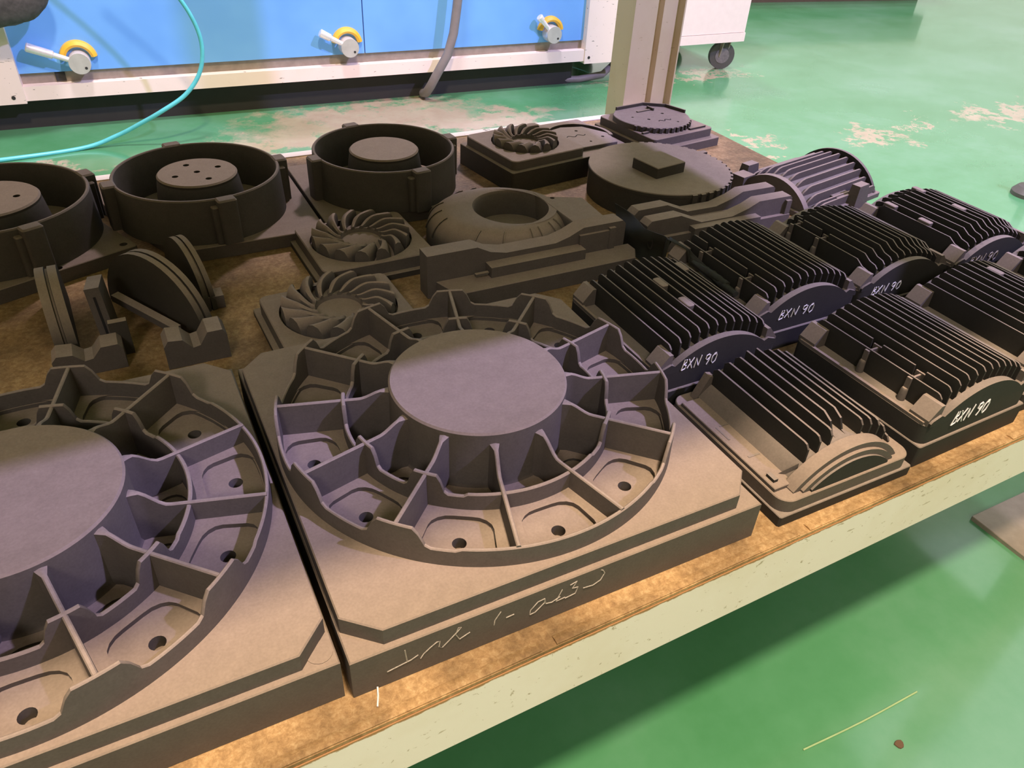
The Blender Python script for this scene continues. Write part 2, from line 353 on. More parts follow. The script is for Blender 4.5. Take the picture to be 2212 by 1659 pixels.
def fan_pattern(loc, rot, low_rot, label):
    t = thing('fan_pattern', label, 'mould pattern', loc, 0, 'large fan patterns along the front of the shelf')
    W = 0.216
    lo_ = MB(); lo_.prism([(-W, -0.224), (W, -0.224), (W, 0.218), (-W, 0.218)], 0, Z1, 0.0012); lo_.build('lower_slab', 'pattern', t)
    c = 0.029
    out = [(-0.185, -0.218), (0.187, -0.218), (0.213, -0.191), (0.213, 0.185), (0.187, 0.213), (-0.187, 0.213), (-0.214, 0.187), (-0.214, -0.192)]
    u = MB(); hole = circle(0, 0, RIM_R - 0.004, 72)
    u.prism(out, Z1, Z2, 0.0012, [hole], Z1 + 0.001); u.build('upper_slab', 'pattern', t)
    th = 0.0042
    # rib angles: 15 + 30k, the low ones given by low_rot
    low = {(round((low_rot - 15) / 30) + q) % 12 for q in (0, 1)}
    fm = MB()
    for k in range(12):
        a0, a1 = math.radians(15 + 30 * k), math.radians(45 + 30 * k)
        o1 = cell_outline(a0, a1, MID_R, RIM_R)
        wl = well_outline(a0, a1, MID_R, RIM_R, 0.15, 0.17, 0.97, 0.24)
        fm.flat(o1, [wl], ZF); ac = (a0 + a1) / 2; rh = 0.181
        hl = circle(rh * math.cos(ac), rh * math.sin(ac), 0.0068, 18)
        fm.loops([[(x, y, ZF) for x, y in wl], [(x, y, ZF - 0.006) for x, y in inset(wl, 0.0012)]], False, False)
        fm.flat(inset(wl, 0.0012), [hl], ZF - 0.006)
        fm.loops([[(x, y, ZF - 0.006) for x, y in hl], [(x, y, Z1 + 0.0015) for x, y in hl]], False, True)
        o2 = cell_outline(a0, a1, HUB_R - 0.003, MID_R, 5); w2 = well_outline(a0, a1, HUB_R - 0.003, MID_R, 0.2, 0.3, 0.88, 0.25)
        fm.flat(o2, [w2], ZI); fm.loops([[(x, y, ZI) for x, y in w2], [(x, y, Z1 + 0.0015) for x, y in w2]], False, True)
    fm.build('pocket_floor', 'pattern', t)
    hb = MB(); hb.lathe([(HUB_R + 0.003, ZI - 0.002), (HUB_R, ZI + 0.004), (HUB_R - 0.0012, ZHUB - 0.002), (HUB_R - 0.0032, ZHUB)], 96); hb.build('hub', 'pattern', t)
    def wall(r, name, zlo):
        m = MB(); n = 240; ls = []
        for i in range(n):
            a = 2 * PI * i / n; z = ring_z(a, low)
            if name == 'outer_ring': ro, ri, rt0, rt1 = r + 0.003, r - 0.003, r - th / 2 + 0.0006, r + th / 2
            else: ro, ri, rt0, rt1 = r + 0.003, r - 0.003, r - th / 2, r + th / 2
            ls.append([(q * math.cos(a), q * math.sin(a), zz) for q, zz in ((ri, zlo), (rt0, z - 0.001), (rt0 + 0.001, z), (rt1 - 0.001, z), (rt1, z - 0.001), (ro, zlo))])
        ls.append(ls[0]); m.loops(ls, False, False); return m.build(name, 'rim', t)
    wall(RIM_R, 'outer_ring', Z2 - 0.001); wall(MID_R, 'inner_ring', ZI - 0.001)
    def rib(zp, zh):
        m = MB(); ls = []
        for i in range(25):
            r = HUB_R - 0.002 + (RIM_R - HUB_R + 0.003) * i / 24
            z = zh + (zp - zh) * smooth((r - HUB_R - 0.004) / 0.026)
            hw, hb_ = th / 2, 0.0032
            fl_ = 0.003 * (1 - smooth((r - HUB_R) / 0.006))
            zq = (ZI if r < MID_R else ZF) - 0.001
            ls.append([(r, -hb_ - fl_, zq), (r, -hw - fl_, z - 0.001), (r, -hw + 0.001, z), (r, hw - 0.001, z), (r, hw + fl_, z - 0.001), (r, hb_ + fl_, zq)])
        m.loops(ls, True, True); return m.build('rib', 'rim', t)
    hi = rib(0.1055, 0.114); lw = rib(0.0895, 0.108); uh = ul = False
    for k in range(12):
        a = math.radians(15 + 30 * k)
        if k in low: o = lw if not ul else share(lw, t); ul = True
        else: o = hi if not uh else share(hi, t); uh = True
        o.rotation_euler = (0, 0, a)
    return t
fanB = fan_pattern((0.286, 0.592, 0), 0, -105, 'large ribbed fan pattern with scribbled front edge, fully in view on the shelf')
fanA = fan_pattern((-0.152, 0.597, 0), 0, -15, 'large ribbed fan pattern cut off by the left edge, beside the scribbled one')
hk = MB(); hk.prism(circle(0.2035, -0.208, 0.011, 20), Z1, Z1 + 0.0006); hk.build('round_plug', 'pattern', fanA)
def strokes(lines, r, n=4):
    m = MB()
    for l in lines: m.tube([(x, 0, z) for x, z in l], r, n)
    return m
scr = [[(0.1000, 0.020), (0.1150, 0.0225), (0.1215, 0.0235)], [(0.1165, 0.040), (0.1180, 0.023), (0.1205, 0.0230), (0.128, 0.0265)],
       [(0.1300, 0.020), (0.1330, 0.025), (0.1390, 0.030), (0.1450, 0.034), (0.1480, 0.033), (0.1470, 0.026), (0.1500, 0.0235), (0.158, 0.031), (0.165, 0.038), (0.1675, 0.041), (0.165, 0.042), (0.1625, 0.034), (0.166, 0.0255), (0.176, 0.0295)],
       [(0.1995, 0.0255), (0.200, 0.032), (0.2055, 0.041)], [(0.211, 0.0295), (0.219, 0.030)],
       [(0.250, 0.0350), (0.243, 0.034), (0.236, 0.026), (0.2355, 0.020), (0.241, 0.0205), (0.250, 0.029), (0.250, 0.035), (0.2515, 0.027), (0.258, 0.0255), (0.2665, 0.029)],
       [(0.268, 0.038), (0.2625, 0.0245), (0.272, 0.0250)], [(0.276, 0.040), (0.283, 0.042), (0.279, 0.034), (0.285, 0.033), (0.283, 0.025), (0.272, 0.0235)],
       [(0.291, 0.028), (0.302, 0.0265), (0.310, 0.030), (0.3135, 0.038), (0.311, 0.043), (0.309, 0.0445)]]
sm = strokes([[(x - 0.286, z - 0.002) for x, z in l] for l in scr], 0.0006); so = sm.build('scratched_writing', 'scratch', fanB); so.location = (0, -0.2242, 0)

# ------------------------------------------------------------------ finned motor blocks
W_, L_, CX = 0.2005, 0.212, 0.1005
CZ = -0.027
def arcz(r, x): return CZ + math.sqrt(max(1e-6, r * r - x * x))
GLY = {'B': [[(0.1, 0), (0.0, 0.0), (0.25, 1.0), (0.5, 0.95), (0.5, 0.7), (0.15, 0.52), (0.5, 0.4), (0.45, 0.1), (0.0, 0.0)]],
       'X': [[(0.0, 0.95), (0.5, 0.0)], [(0.6, 1.0), (0.2, 0.5), (-0.1, 0.1)]],
       'N': [[(0.0, 0.0), (0.15, 0.9), (0.45, 0.2), (0.5, 0.1), (0.75, 1.05)]],
       '9': [[(0.5, 0.75), (0.35, 1.0), (0.05, 0.9), (0.0, 0.6), (0.2, 0.45), (0.5, 0.7), (0.55, 0.9), (0.45, 0.4), (0.2, 0.0)]],
       '0': [[(0.35, 1.0), (0.05, 0.7), (0.0, 0.25), (0.2, 0.0), (0.5, 0.2), (0.6, 0.7), (0.45, 1.0), (0.3, 0.8)]]}
def writing(parent, x0, x1, z, h, y, skip=0, slant=0.0, mat='chalk', r=0.0008):
    adv = {'B': 0.75, 'X': 0.75, 'N': 0.95, ' ': 0.35, '9': 0.75, '0': 0.75}; txt = 'BXN 90'; tot = sum(adv[c] for c in txt); k = (x1 - x0) / tot; x = x0; ls = []
    for c in txt:
        if c != ' ':
            for g in GLY[c]: ls.append([(x + a * k * 0.95, z + b * h + slant * (x - x0)) for a, b in g])
        x += adv[c] * k
    o = strokes(ls, r).build('chalk_writing', mat, parent); o.location = (0, y, 0); return o
NF = 12
def fin_top(x): return 0.1075 - 3.4 * x * x
def fin_mesh(i, dip, notches=()):
    x = -0.074 + i * 0.0136
    zt = fin_top(x); zb = max(0.057, arcz(0.110, x)) - 0.003
    y0, y1 = 0.0135, L_ - 0.0135
    if dip: pr = [(y0, zt - 0.013), (y0 + 0.005, zt - 0.009), (y0 + 0.016, zt - 0.007), (y0 + 0.028, zt)]
    else: pr = [(y0, zt - 0.005), (y0 + 0.004, zt - 0.001), (y0 + 0.007, zt)]
    for y in sorted(notches): pr += [(y - 0.003, zt), (y - 0.002, zt - 0.017), (y + 0.012, zt - 0.017), (y + 0.013, zt)]
    if dip: pr += [(y1 - 0.028, zt), (y1 - 0.016, zt - 0.007), (y1 - 0.005, zt - 0.009), (y1, zt - 0.012)]
    else: pr += [(y1 - 0.007, zt), (y1 - 0.004, zt - 0.001), (y1, zt - 0.005)]
    pr = [(y0, zb)] + pr + [(y1, zb)]
    m = MB(); h = 0.00105
    m.loops([[(x - h, y, z) for y, z in pr], [(x + h, y, z) for y, z in pr]], True, True); return m
protos = {}
def fin_object(i, dip, t, notches=()):
    k = (i, dip, tuple(notches))
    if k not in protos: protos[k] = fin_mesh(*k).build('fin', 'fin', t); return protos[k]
    return share(protos[k], t)
parts_cache = {}
def cached(key, make, t):
    if key not in parts_cache: parts_cache[key] = make(t); return parts_cache[key]
    return share(parts_cache[key], t)
def flange_poly():
    h = 0.078; pts = [(-0.094, 0.056), (-0.094, 0.061), (-0.091, 0.064)]
    pts += [(-h, arcz(0.117, 0.073) + 0.004)]
    for k in range(25): x = -0.072 + 0.144 * k / 24; pts.append((x, arcz(0.117, x)))
    pts += [(h, arcz(0.117, 0.073) + 0.004), (0.091, 0.064), (0.094, 0.061), (0.094, 0.056)]
    return pts[::-1]
def finned_block(x0, y0, label, rot=0.0, dip=False, text=None, pads=(), lugs=(), zlift=0.0):
    t = thing('finned_motor_pattern', label, 'mould pattern', (x0 + CX, y0, zlift), rot, 'finned motor patterns with chalk marks')
    hw = W_ / 2
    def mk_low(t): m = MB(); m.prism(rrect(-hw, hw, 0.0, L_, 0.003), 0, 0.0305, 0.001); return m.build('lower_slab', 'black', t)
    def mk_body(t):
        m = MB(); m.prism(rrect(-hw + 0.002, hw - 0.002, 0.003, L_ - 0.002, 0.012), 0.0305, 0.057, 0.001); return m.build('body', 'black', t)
    def mk_rail(t):
        m = MB(); m.box(-0.0022, 0.0022, 0.010, L_ - 0.01, 0.056, 0.0605); return m.build('rail', 'pattern', t)
    for s in (-1, 1):
        o = cached('rail', mk_rail, t); o.location = (s * (hw - 0.0045), 0, 0)
    def mk_wedge(t):
        m = MB(); m.profile([(-0.0955, 0.056), (-0.0755, 0.056), (-0.0755, 0.081), (-0.081, 0.081), (-0.0955, 0.064)], 'y', 0.0, 0.026); return m.build('side_wedge', 'rim', t)
    for s, y in ((1, 0.006), (1, L_ - 0.032), (-1, 0.032), (-1, L_ - 0.006)):
        o = cached('wedge', mk_wedge, t); o.location = (0, y, 0); o.rotation_euler = (0, 0, 0 if s > 0 else PI)
    def mk_core(t):
        pts = [(-0.074, 0.056)]
        for k in range(21): x = -0.066 + 0.132 * k / 20; pts.append((x, arcz(0.1115, x)))
        pts.append((0.074, 0.056)); m = MB(); m.profile(pts[::-1], 'y', 0.010, L_ - 0.010); return m.build('core', 'black', t)
    def mk_fl(t): m = MB(); m.profile(flange_poly(), 'y', 0.003, 0.0125); return m.build('end_flange', 'black', t)
    def mk_fl2(t): m = MB(); m.profile(flange_poly(), 'y', L_ - 0.0125, L_ - 0.004); return m.build('end_flange', 'black', t)
    for key, f in (('low', mk_low), ('body', mk_body), ('core', mk_core), ('fl', mk_fl), ('fl2', mk_fl2)): cached('blk' + key, f, t)
    for i in range(NF): fin_object(i, dip, t, [y for _, y in lugs] if i == 1 else ())
    for (i, y) in pads:
        x = -0.074 + (i + 0.5) * 0.0136; z = fin_top(x) - 0.001
        m = MB(); m.prism(rrect(x - 0.0055, x + 0.0055, y - 0.012, y + 0.012, 0.003, 3), z - 0.02, z + 0.002, 0.0008); m.build('pad', 'rim', t)
    for (i, y) in lugs:
        x = -0.074 + (i + 0.5) * 0.0136
        def mk_lug(t):
            m = MB(); m.lathe([(0.0050, 0.057), (0.0042, 0.072), (0.0030, 0.074)], 14, (-0.012, 0.004))
            m.box(-0.012, -0.009, 0.001, 0.007, 0.06, 0.088); m.box(-0.0085, 0.0160, 0.0035, 0.0060, 0.06, 0.086); m.box(0.0100, 0.0125, -0.002, 0.012, 0.06, 0.088)
            return m.build('lug', 'rim', t)
        o = cached('lug', mk_lug, t); o.location = (x, y, 0)
    if text: writing(t, *text)
    return t
finned_block(0.5205, 0.580, 'finned motor pattern with chalk letters and pale pads, beside the scribbled fan pattern', 0.5, False, (-0.062, -0.005, 0.057, 0.0155, 0.0022, 0, -0.05), ((4, 0.125), (4, 0.070), (9, 0.165)), ())
finned_block(0.7225, 0.632, 'finned motor pattern with white chalk letters, against the crumpled black plastic film', 0.5, False, (-0.055, 0.013, 0.050, 0.0145, 0.0022, 0, -0.03), (), ((0, 0.150), (0, 0.062)))
finned_block(0.9255, 0.636, 'finned motor pattern with two side lugs, chalk mark half hidden, beside the long slotted bar', 0.5, True, (-0.070, -0.005, 0.045, 0.014, 0.0022, 0, -0.02), (), ((0, 0.170), (0, 0.115)))
finned_block(1.130, 0.634, 'finned motor pattern farthest back on the right, with pale pads and a smudged chalk mark', 0.5, True, (-0.062, 0.010, 0.052, 0.016, 0.0022, 0, 0.0, 'scratch'), ((0, 0.165), (0, 0.095), (5, 0.17), (5, 0.09)), ())
finned_block(0.7500, 0.374, 'finned motor pattern at the shelf front with bold white chalk letters and two lugs', 1.5, False, (-0.052, 0.016, 0.046, 0.0195, 0.0022, 0, -0.02, 'chalk', 0.00075), (), ((0, 0.115), (0, 0.052)))
finned_block(0.966, 0.388, 'finned motor pattern cut by the right edge, between the front one and the far row', 0.0, False, None, ((6, 0.160), (7, 0.09)), ())
finned_block(1.192, 0.405, 'finned motor pattern of which only a sliver shows at the right edge', 0.0, True, None, (), ())

# small front pattern with no writing
sb = thing('small_finned_pattern', 'smaller finned motor pattern without chalk writing, at the front beside the large fan pattern', 'mould pattern', (0.637, 0.365, 0), 0.0)
m = MB(); m.prism([(-0.101, 0.002), (-0.099, 0.0), (0.099, 0.0), (0.101, 0.002), (0.101, 0.207), (-0.101, 0.207)], 0, 0.0135, 0.0008); m.build('lower_slab', 'black', sb)
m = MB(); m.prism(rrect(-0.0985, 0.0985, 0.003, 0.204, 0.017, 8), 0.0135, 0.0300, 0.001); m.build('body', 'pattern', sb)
m = MB(); m.prism([(-0.096, 0.022), (-0.075, 0.022), (-0.072, 0.030), (-0.055, 0.030), (-0.055, 0.185), (-0.096, 0.185)], 0.0295, 0.0350, 0.0008); m.build('ledge', 'pattern', sb)
for (x, y, a, b) in ((-0.088, 0.036, 0.003, 0.006), (-0.088, 0.118, 0.0012, 0.012), (-0.080, 0.074, 0.008, 0.0015), (-0.073, 0.130, 0.010, 0.001)):
    m = MB(); m.box(x - a, x + a, y - b, y + b, 0.0345, 0.0354 if a < 0.002 or b < 0.002 else 0.039); m.build('raised_mark', 'black', sb)
def seg(r0, cz, half, zbase, n=20):
    pts = [(half, zbase)]
    for k in range(n + 1): x = half - 2 * half * k / n; pts.append((x, cz + math.sqrt(r0 * r0 - x * x)))
    pts.append((-half, zbase)); return pts
m = MB(); m.profile(seg(0.094, -0.028, 0.070, 0.029), 'y', 0.018, 0.195); m.build('core', 'black', sb)
m = MB(); o_ = seg(0.098, -0.028, 0.078, 0.029); m.profile(o_, 'y', 0.012, 0.028); m.build('end_flange', 'pattern', sb)
m = MB(); m.profile(seg(0.091, -0.028, 0.068, 0.029), 'y', 0.008, 0.014); m.build('face_band', 'pattern', sb)
m = MB(); m.profile(seg(0.084, -0.028, 0.058, 0.029), 'y', 0.0055, 0.010); m.build('face_panel', 'black', sb)
for i in range(10):
    x = -0.052 + i * 0.0155; zt = -0.028 + math.sqrt(0.1135 ** 2 - (x * 0.95) ** 2); zb = max(0.030, -0.028 + math.sqrt(0.093 ** 2 - min(abs(x), 0.07) ** 2)) - 0.003
    if x > 0.06: zt -= 0.012 * (x - 0.06) / 0.03
    y0, y1 = 0.030, 0.188
    if 3 <= i <= 4: pr = [(y0 - 0.006, zb), (y0 - 0.006, zt - 0.022), (y0 + 0.012, zt - 0.018), (y0 + 0.018, zt - 0.006), (y0 + 0.03, zt), (y1, zt), (y1, zb)]
    else: pr = [(y0, zb), (y0, zt - 0.006), (y0 + 0.004, zt - 0.001), (y0 + 0.008, zt), (y1 - 0.006, zt), (y1, zt - 0.005), (y1, zb)]
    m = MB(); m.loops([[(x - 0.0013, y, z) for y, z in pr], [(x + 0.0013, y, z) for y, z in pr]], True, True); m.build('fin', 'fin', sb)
m = MB(); m.loops([[(-0.062, 0.030, 0.029), (-0.058, 0.030, 0.029), (-0.060, 0.030, 0.052)], [(-0.078, 0.040, 0.029), (-0.074, 0.040, 0.029), (-0.0765, 0.040, 0.034)]], True, True); m.build('corner_web', 'pattern', sb)
m = MB(); m.profile([(-0.074, 0.029), (-0.060, 0.029), (-0.050, 0.060), (-0.058, 0.062)], 'y', 0.186, 0.197); m.build('rear_web', 'pattern', sb)

# ------------------------------------------------------------------ ring housings
def ring_pattern(loc, rot, label, R, hub_r, holes, slab, lug_a, ztop=0.095, zb=0.022):
    t = thing('ring_housing_pattern', label, 'mould pattern', loc, 0, 'ring housing patterns along the back of the shelf')
    m = MB(); hs = [circle(x, y, 0.006, 14) for x, y in slab['holes']]
    m.prism(slab['poly'], 0, zb, 0.001, hs, zb - 0.012); m.build('base_slab', 'pattern', t)
    m = MB(); n = 96; tw = 0.0055
    prof = [(R + 0.003, zb - 0.001), (R, ztop - 0.002), (R - 0.0015, ztop), (R - tw + 0.0012, ztop), (R - tw, ztop - 0.0015), (R - tw - 0.003, zb - 0.001)]
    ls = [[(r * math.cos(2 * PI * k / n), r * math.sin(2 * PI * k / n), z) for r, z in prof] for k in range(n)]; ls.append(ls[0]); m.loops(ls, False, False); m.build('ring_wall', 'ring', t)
    m = MB(); hl = [circle(x, y, 0.0052, 14) for x, y in holes]
    m.lathe([(hub_r + 0.010, zb - 0.001), (hub_r + 0.003, ztop - 0.024), (hub_r + 0.0005, ztop - 0.010)], 64)
    hub_top = circle(0, 0, hub_r + 0.0005, 64)
    m2 = MB(); m2.prism(hub_top, ztop - 0.012, ztop - 0.004, 0.0025, hl, ztop - 0.018) if hl else m2.prism(hub_top, ztop - 0.012, ztop - 0.004, 0.0025)
    h = m.build('hub', 'ring', t); m2.build('hub_cap', 'gearside', h)
    for k in range(3):
        a = math.radians(100 + 120 * k); mm = MB(); mm.box(hub_r, R - tw, -0.006, 0.006, zb - 0.001, zb + 0.012)
        o = mm.build('spoke', 'ring', t); o.rotation_euler = (0, 0, a)
    for a in lug_a:
        mm = MB(); mm.prism(rrect(R - 0.006, R + 0.016, -0.015, 0.015, (0.004, 0.004, 0, 0), 3), zb + 0.0006, ztop + 0.001, 0.0025)
        mm.prism(rrect(R - 0.004, R + 0.009, -0.024, -0.012, (0.004, 0.002, 0, 0), 3), zb + 0.0006, ztop - 0.010, 0.002)
        o = mm.build('lug', 'ring', t); o.rotation_euler = (0, 0, math.radians(a))
    return t
def rot_poly(pts, deg): c, s = math.cos(math.radians(deg)), math.sin(math.radians(deg)); return [(x * c - y * s, x * s + y * c) for x, y in pts]
sq = lambda a, b, c, d, r: rrect(a, b, c, d, r, 3)
ring_pattern((0.116, 1.345, 0), 0, 'round housing pattern with a five-holed hub, middle one at the back', 0.134, 0.064, [(0, 0), (0.036, 0.012), (-0.012, 0.036), (-0.036, -0.010), (0.013, -0.036)],
             dict(poly=[(-0.060, -0.146), (0.172, -0.146), (0.172, 0.150), (-0.185, 0.150), (-0.165, 0.110)], holes=[(-0.045, -0.132)]), (-81, 4, 99, 187))
ring_pattern((0.446, 1.347, 0), 0, 'round housing pattern with a plain hub, right one at the back', 0.130, 0.063, [],
             dict(poly=sq(-0.152, 0.098, -0.130, 0.150, 0.006), holes=[]), (-81, 4, 99, 187))
ring_pattern((-0.190, 1.342, 0), 0, 'round housing pattern cut off by the left edge, on its own dark slab', 0.1425, 0.072, [(0, 0), (0.040, -0.004), (0.005, 0.040), (-0.04, 0.004), (0.012, -0.038)],
             dict(poly=rot_poly(sq(-0.157, 0.140, -0.157, 0.157, 0.006), 22), holes=rot_poly([(0.125, -0.140), (0.02, -0.149)], 22)), (-67, 20, 112, 200))

# ------------------------------------------------------------------ small impellers
def blade_mesh(r0, r1, zb, h, sweep, w0, w1):
    """broad wedge blade: a high rounded leading edge, falling away to the next blade"""
    m = MB(); ls = []; n = 10; z = Vector((0, 0, 1))
    for i in range(n + 1):
        s = i / n; r = r0 + (r1 - r0) * s; a = sweep * (s ** 0.9); wd = w0 + (w1 - w0) * s
        hh = h * (0.62 + 0.38 * smooth(s * 1.8))
        er = Vector((math.cos(a), math.sin(a), 0)); et = Vector((-math.sin(a), math.cos(a), 0)); c = er * r
        ls.append([c - et * wd + z * zb, c + et * wd + z * zb, c + et * wd * 0.95 + z * (zb + hh * 0.45), c + et * wd * 0.45 + z * (zb + hh * 0.86), c - et * wd * 0.15 + z * (zb + hh), c - et * wd * 0.6 + z * (zb + hh * 0.97), c - et * wd * 0.85 + z * (zb + hh * 0.8)])
    return m.loops(ls, True, True)
def impeller(loc, rot, label, size, R, zslab, low=None, nbl=15, h=0.022, well=True):
    t = thing('impeller_pattern', label, 'mould pattern', loc, rot, 'small square impeller patterns')
    x0, x1, y0, y1 = size; z0 = 0
    if low: m = MB(); m.prism(rrect(x0 - 0.008, x1 + 0.008, y0 - 0.008, y1 + 0.008, 0.004, 3), 0, low, 0.001); m.build('lower_slab', 'gearside', t); z0 = low
    m = MB(); w_ = circle(0, 0, R + 0.004, 48)
    m.prism(rrect(x0, x1, y0, y1, 0.012, 5), z0, zslab, 0.0015, [w_], zslab - 0.010); m.build('slab', 'pattern', t)
    zf = zslab - 0.010
    m = MB(); m.lathe([(R * 0.98, zf - 0.001), (R * 0.96, zf + 0.003), (R * 0.46, zf + 0.013), (R * 0.43, zf + 0.0135), (R * 0.40, zf + 0.007), (0.002, zf + 0.004)], 48); m.build('dish', 'pattern', t)
    pr = blade_mesh(R * 0.42, R, zf + 0.001, h + 0.004, math.radians(-36), 0.0045, 0.0125).build('blade', 'pattern', t)
    for k in range(1, nbl): share(pr, t, None, 2 * PI * k / nbl)
    return t
impeller((0.326, 1.126, 0), 1.5, 'small bladed impeller pattern between the volute and the open deck', (-0.090, 0.094, -0.090, 0.080), 0.078, 0.030, 0.010)
impeller((0.230, 0.930, 0), 1.5, 'small bladed impeller pattern right behind the scribbled fan pattern', (-0.096, 0.094, -0.094, 0.074), 0.078, 0.030, 0.008)
impeller((0.757, 1.372, 0), 8.5, 'small bladed impeller pattern on a raised block at the back edge', (-0.090, 0.090, -0.088, 0.088), 0.066, 0.060, 0.042, 15, 0.020)

# ------------------------------------------------------------------ volute
vt = thing('volute_pattern', 'snail-shaped blower casing pattern with a round opening and square outlet', 'mould pattern', (0.588, 1.096, 0), 0)
def vol_r(d): return 0.103 + 0.047 * math.exp(-((d - 172) / 80) ** 2)
m = MB(); n = 72; zt = 0.058; ls = []; sec_n = 9
for i in range(n):
    a = 2 * PI * i / n; ro = vol_r(math.degrees(a))
    loop = [(0.064, 0.010), (0.067, zt - 0.006), (0.070, zt - 0.001), (0.076, zt)]
    for q in range(sec_n + 1):
        tt = q / sec_n * PI / 2; loop.append((ro - 0.042 + 0.042 * math.sin(tt), 0.018 + (zt - 0.018) * math.cos(tt)))
    loop.append((ro, 0.0))
    ls.append([(r * math.cos(a), r * math.sin(a), z) for r, z in loop])
ls.append(ls[0]); m.loops(ls, False, False); m.build('scroll', 'pattern', vt)
m = MB(); m.prism(circle(0, 0, 0.0655, 48), 0.001, 0.014, 0, [circle(-0.035, 0.012, 0.0035, 10)], 0.004); m.build('well_floor', 'pattern', vt)
m = MB(); m.prism([(0.062, -0.098), (0.118, -0.100), (0.128, -0.094), (0.134, -0.012), (0.075, 0.016), (0.060, 0.040)], 0.0, zt + 0.0005, 0.003, [circle(0.080, 0.004, 0.0042, 12)], zt - 0.012); m.build('outlet', 'pattern', vt)
for a in (215, 236, 262, 272, 290, 302, 180, 165, 150, 120, 105):
    mm = MB(); r = vol_r(a)
    pts = []
    for q in range(2, 9):
        tt = q / 9 * PI / 2; pts.append((r - 0.0415 + 0.0425 * math.sin(tt), 0, 0.0185 + (zt - 0.018) * math.cos(tt)))
    mm.tube(pts, 0.0016, 5); o = mm.build('raised_seam', 'gearside', vt); o.rotation_euler = (0, 0, math.radians(a))

# ------------------------------------------------------------------ long bar patterns
b1 = thing('long_bar_pattern', 'long stepped bar pattern with raised ends, in front of the snail-shaped casing', 'mould pattern', (0.372, 0.900, 0), 0)
def prof_wall(x0, x1, zl, zd, endl, slope, tail=None):
    return [(x0, 0.0), (x1, 0.0), (x1, zl - 0.006), (x1 - 0.006, zl), (x1 - endl, zl), (x1 - endl - slope * 0.5, zl - (zl - zd) * 0.62), (x1 - endl - slope, zd), (x0 + endl + slope, zd), (x0 + endl + slope * 0.45, zd + (zl - zd) * 0.35), (x0 + endl, zl), (x0, zl)]
m = MB(); m.profile([(x, z) for x, z in prof_wall(0.0, 0.352, 0.071, 0.053, 0.082, 0.050)], 'y', 0.052, 0.082); m.build('back_wall', 'pattern', b1)
m = MB(); m.box(0.096, 0.264, 0.030, 0.0525, 0.0, 0.044); m.build('raised_step', 'pattern', b1)
m = MB(); m.prism([(0.030, 0.004), (0.345, 0.004), (0.362, 0.030), (0.362, 0.052), (0.150, 0.052), (0.142, 0.046), (0.120, 0.046), (0.112, 0.052), (0.014, 0.052)], 0.0, 0.027, 0.001); m.build('front_step', 'pattern', b1)
m = MB(); m.box(0.318, 0.330, 0.046, 0.053, 0.01, 0.064); m.box(0.262, 0.318, 0.047, 0.053, 0.01, 0.060); m.build('end_panel', 'pattern', b1)
m = MB(); m.profile([(0.07, 0.034), (0.09, 0.034), (0.092, 0.038), (0.07, 0.038)], 'y', 0.030, 0.036); m.build('small_pin', 'pattern', b1)
b2 = thing('long_slotted_bar_pattern', 'long twin-walled bar pattern with a slot along the middle, behind the finned rows', 'mould pattern', (0.768, 0.930, 0), -1.0)
def walls(x0, x1, zl, zd): return [(x0, 0.0), (x1, 0.0), (x1, zl - 0.004), (x1 - 0.004, zl), (x1 - 0.078, zl), (x1 - 0.10, zl - 0.010), (x1 - 0.135, zd), (x0 + 0.115, zd), (x0 + 0.085, zl - 0.008), (x0 + 0.068, zl - 0.001), (x0 + 0.008, zl - 0.002), (x0, zl - 0.010)]
m = MB(); m.profile(walls(0.0, 0.318, 0.062, 0.042), 'y', 0.020, 0.044); m.build('front_wall', 'pattern', b2)
m = MB(); m.profile(walls(0.004, 0.318, 0.062, 0.042), 'y', 0.066, 0.090); m.build('back_wall', 'pattern', b2)
m = MB(); m.box(0.010, 0.310, 0.044, 0.066, 0.0, 0.032); m.build('slot_floor', 'pattern', b2)
m = MB(); m.box(0.090, 0.236, 0.004, 0.020, 0.0, 0.040); m.box(0.006, 0.314, 0.012, 0.0205, 0.0, 0.030); m.build('front_step', 'pattern', b2)
m = MB(); m.box(0.302, 0.3135, 0.014, 0.0205, 0.01, 0.056); m.build('end_panel', 'pattern', b2)

# ------------------------------------------------------------------ toothed disc
gd = thing('toothed_disc_pattern', 'big toothed disc pattern with a square block on top', 'mould pattern', (0.945, 1.163, 0), 0)
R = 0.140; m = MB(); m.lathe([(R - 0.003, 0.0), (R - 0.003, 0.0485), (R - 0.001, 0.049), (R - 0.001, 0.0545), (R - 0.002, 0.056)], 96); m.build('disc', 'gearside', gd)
tm = MB(); tm.box(R - 0.006, R + 0.003, -0.0050, 0.0050, 0.030, 0.0555); tooth = tm.build('tooth', 'gearside', gd); tooth.rotation_euler = (0, 0, math.radians(-98))
for k in range(1, 24): share(tooth, gd, None, math.radians(-98 + k * 7.6))
m = MB(); m.prism(rot_poly(rrect(-0.037, 0.037, -0.034, 0.034, 0.001, 2), 9), 0.0558, 0.0765, 0.0012); o = m.build('square_block', 'gearside', gd); o.location = (-0.012, -0.012, 0)
m = MB(); m.prism(rrect(0.085, 0.185, 0.030, 0.075, 0.004, 3), 0.0, 0.030, 0.001); m.build('side_base', 'pattern', gd)
for k in range(3):
    m = MB(); m.box(0.128 + k * 0.016, 0.139 + k * 0.016, 0.060, 0.070, 0.029, 0.044); m.build('comb_tooth', 'gearside', gd)
m = MB(); m.box(0.122, 0.176, 0.070, 0.076, 0.029, 0.042); m.build('comb_bar', 'gearside', gd)

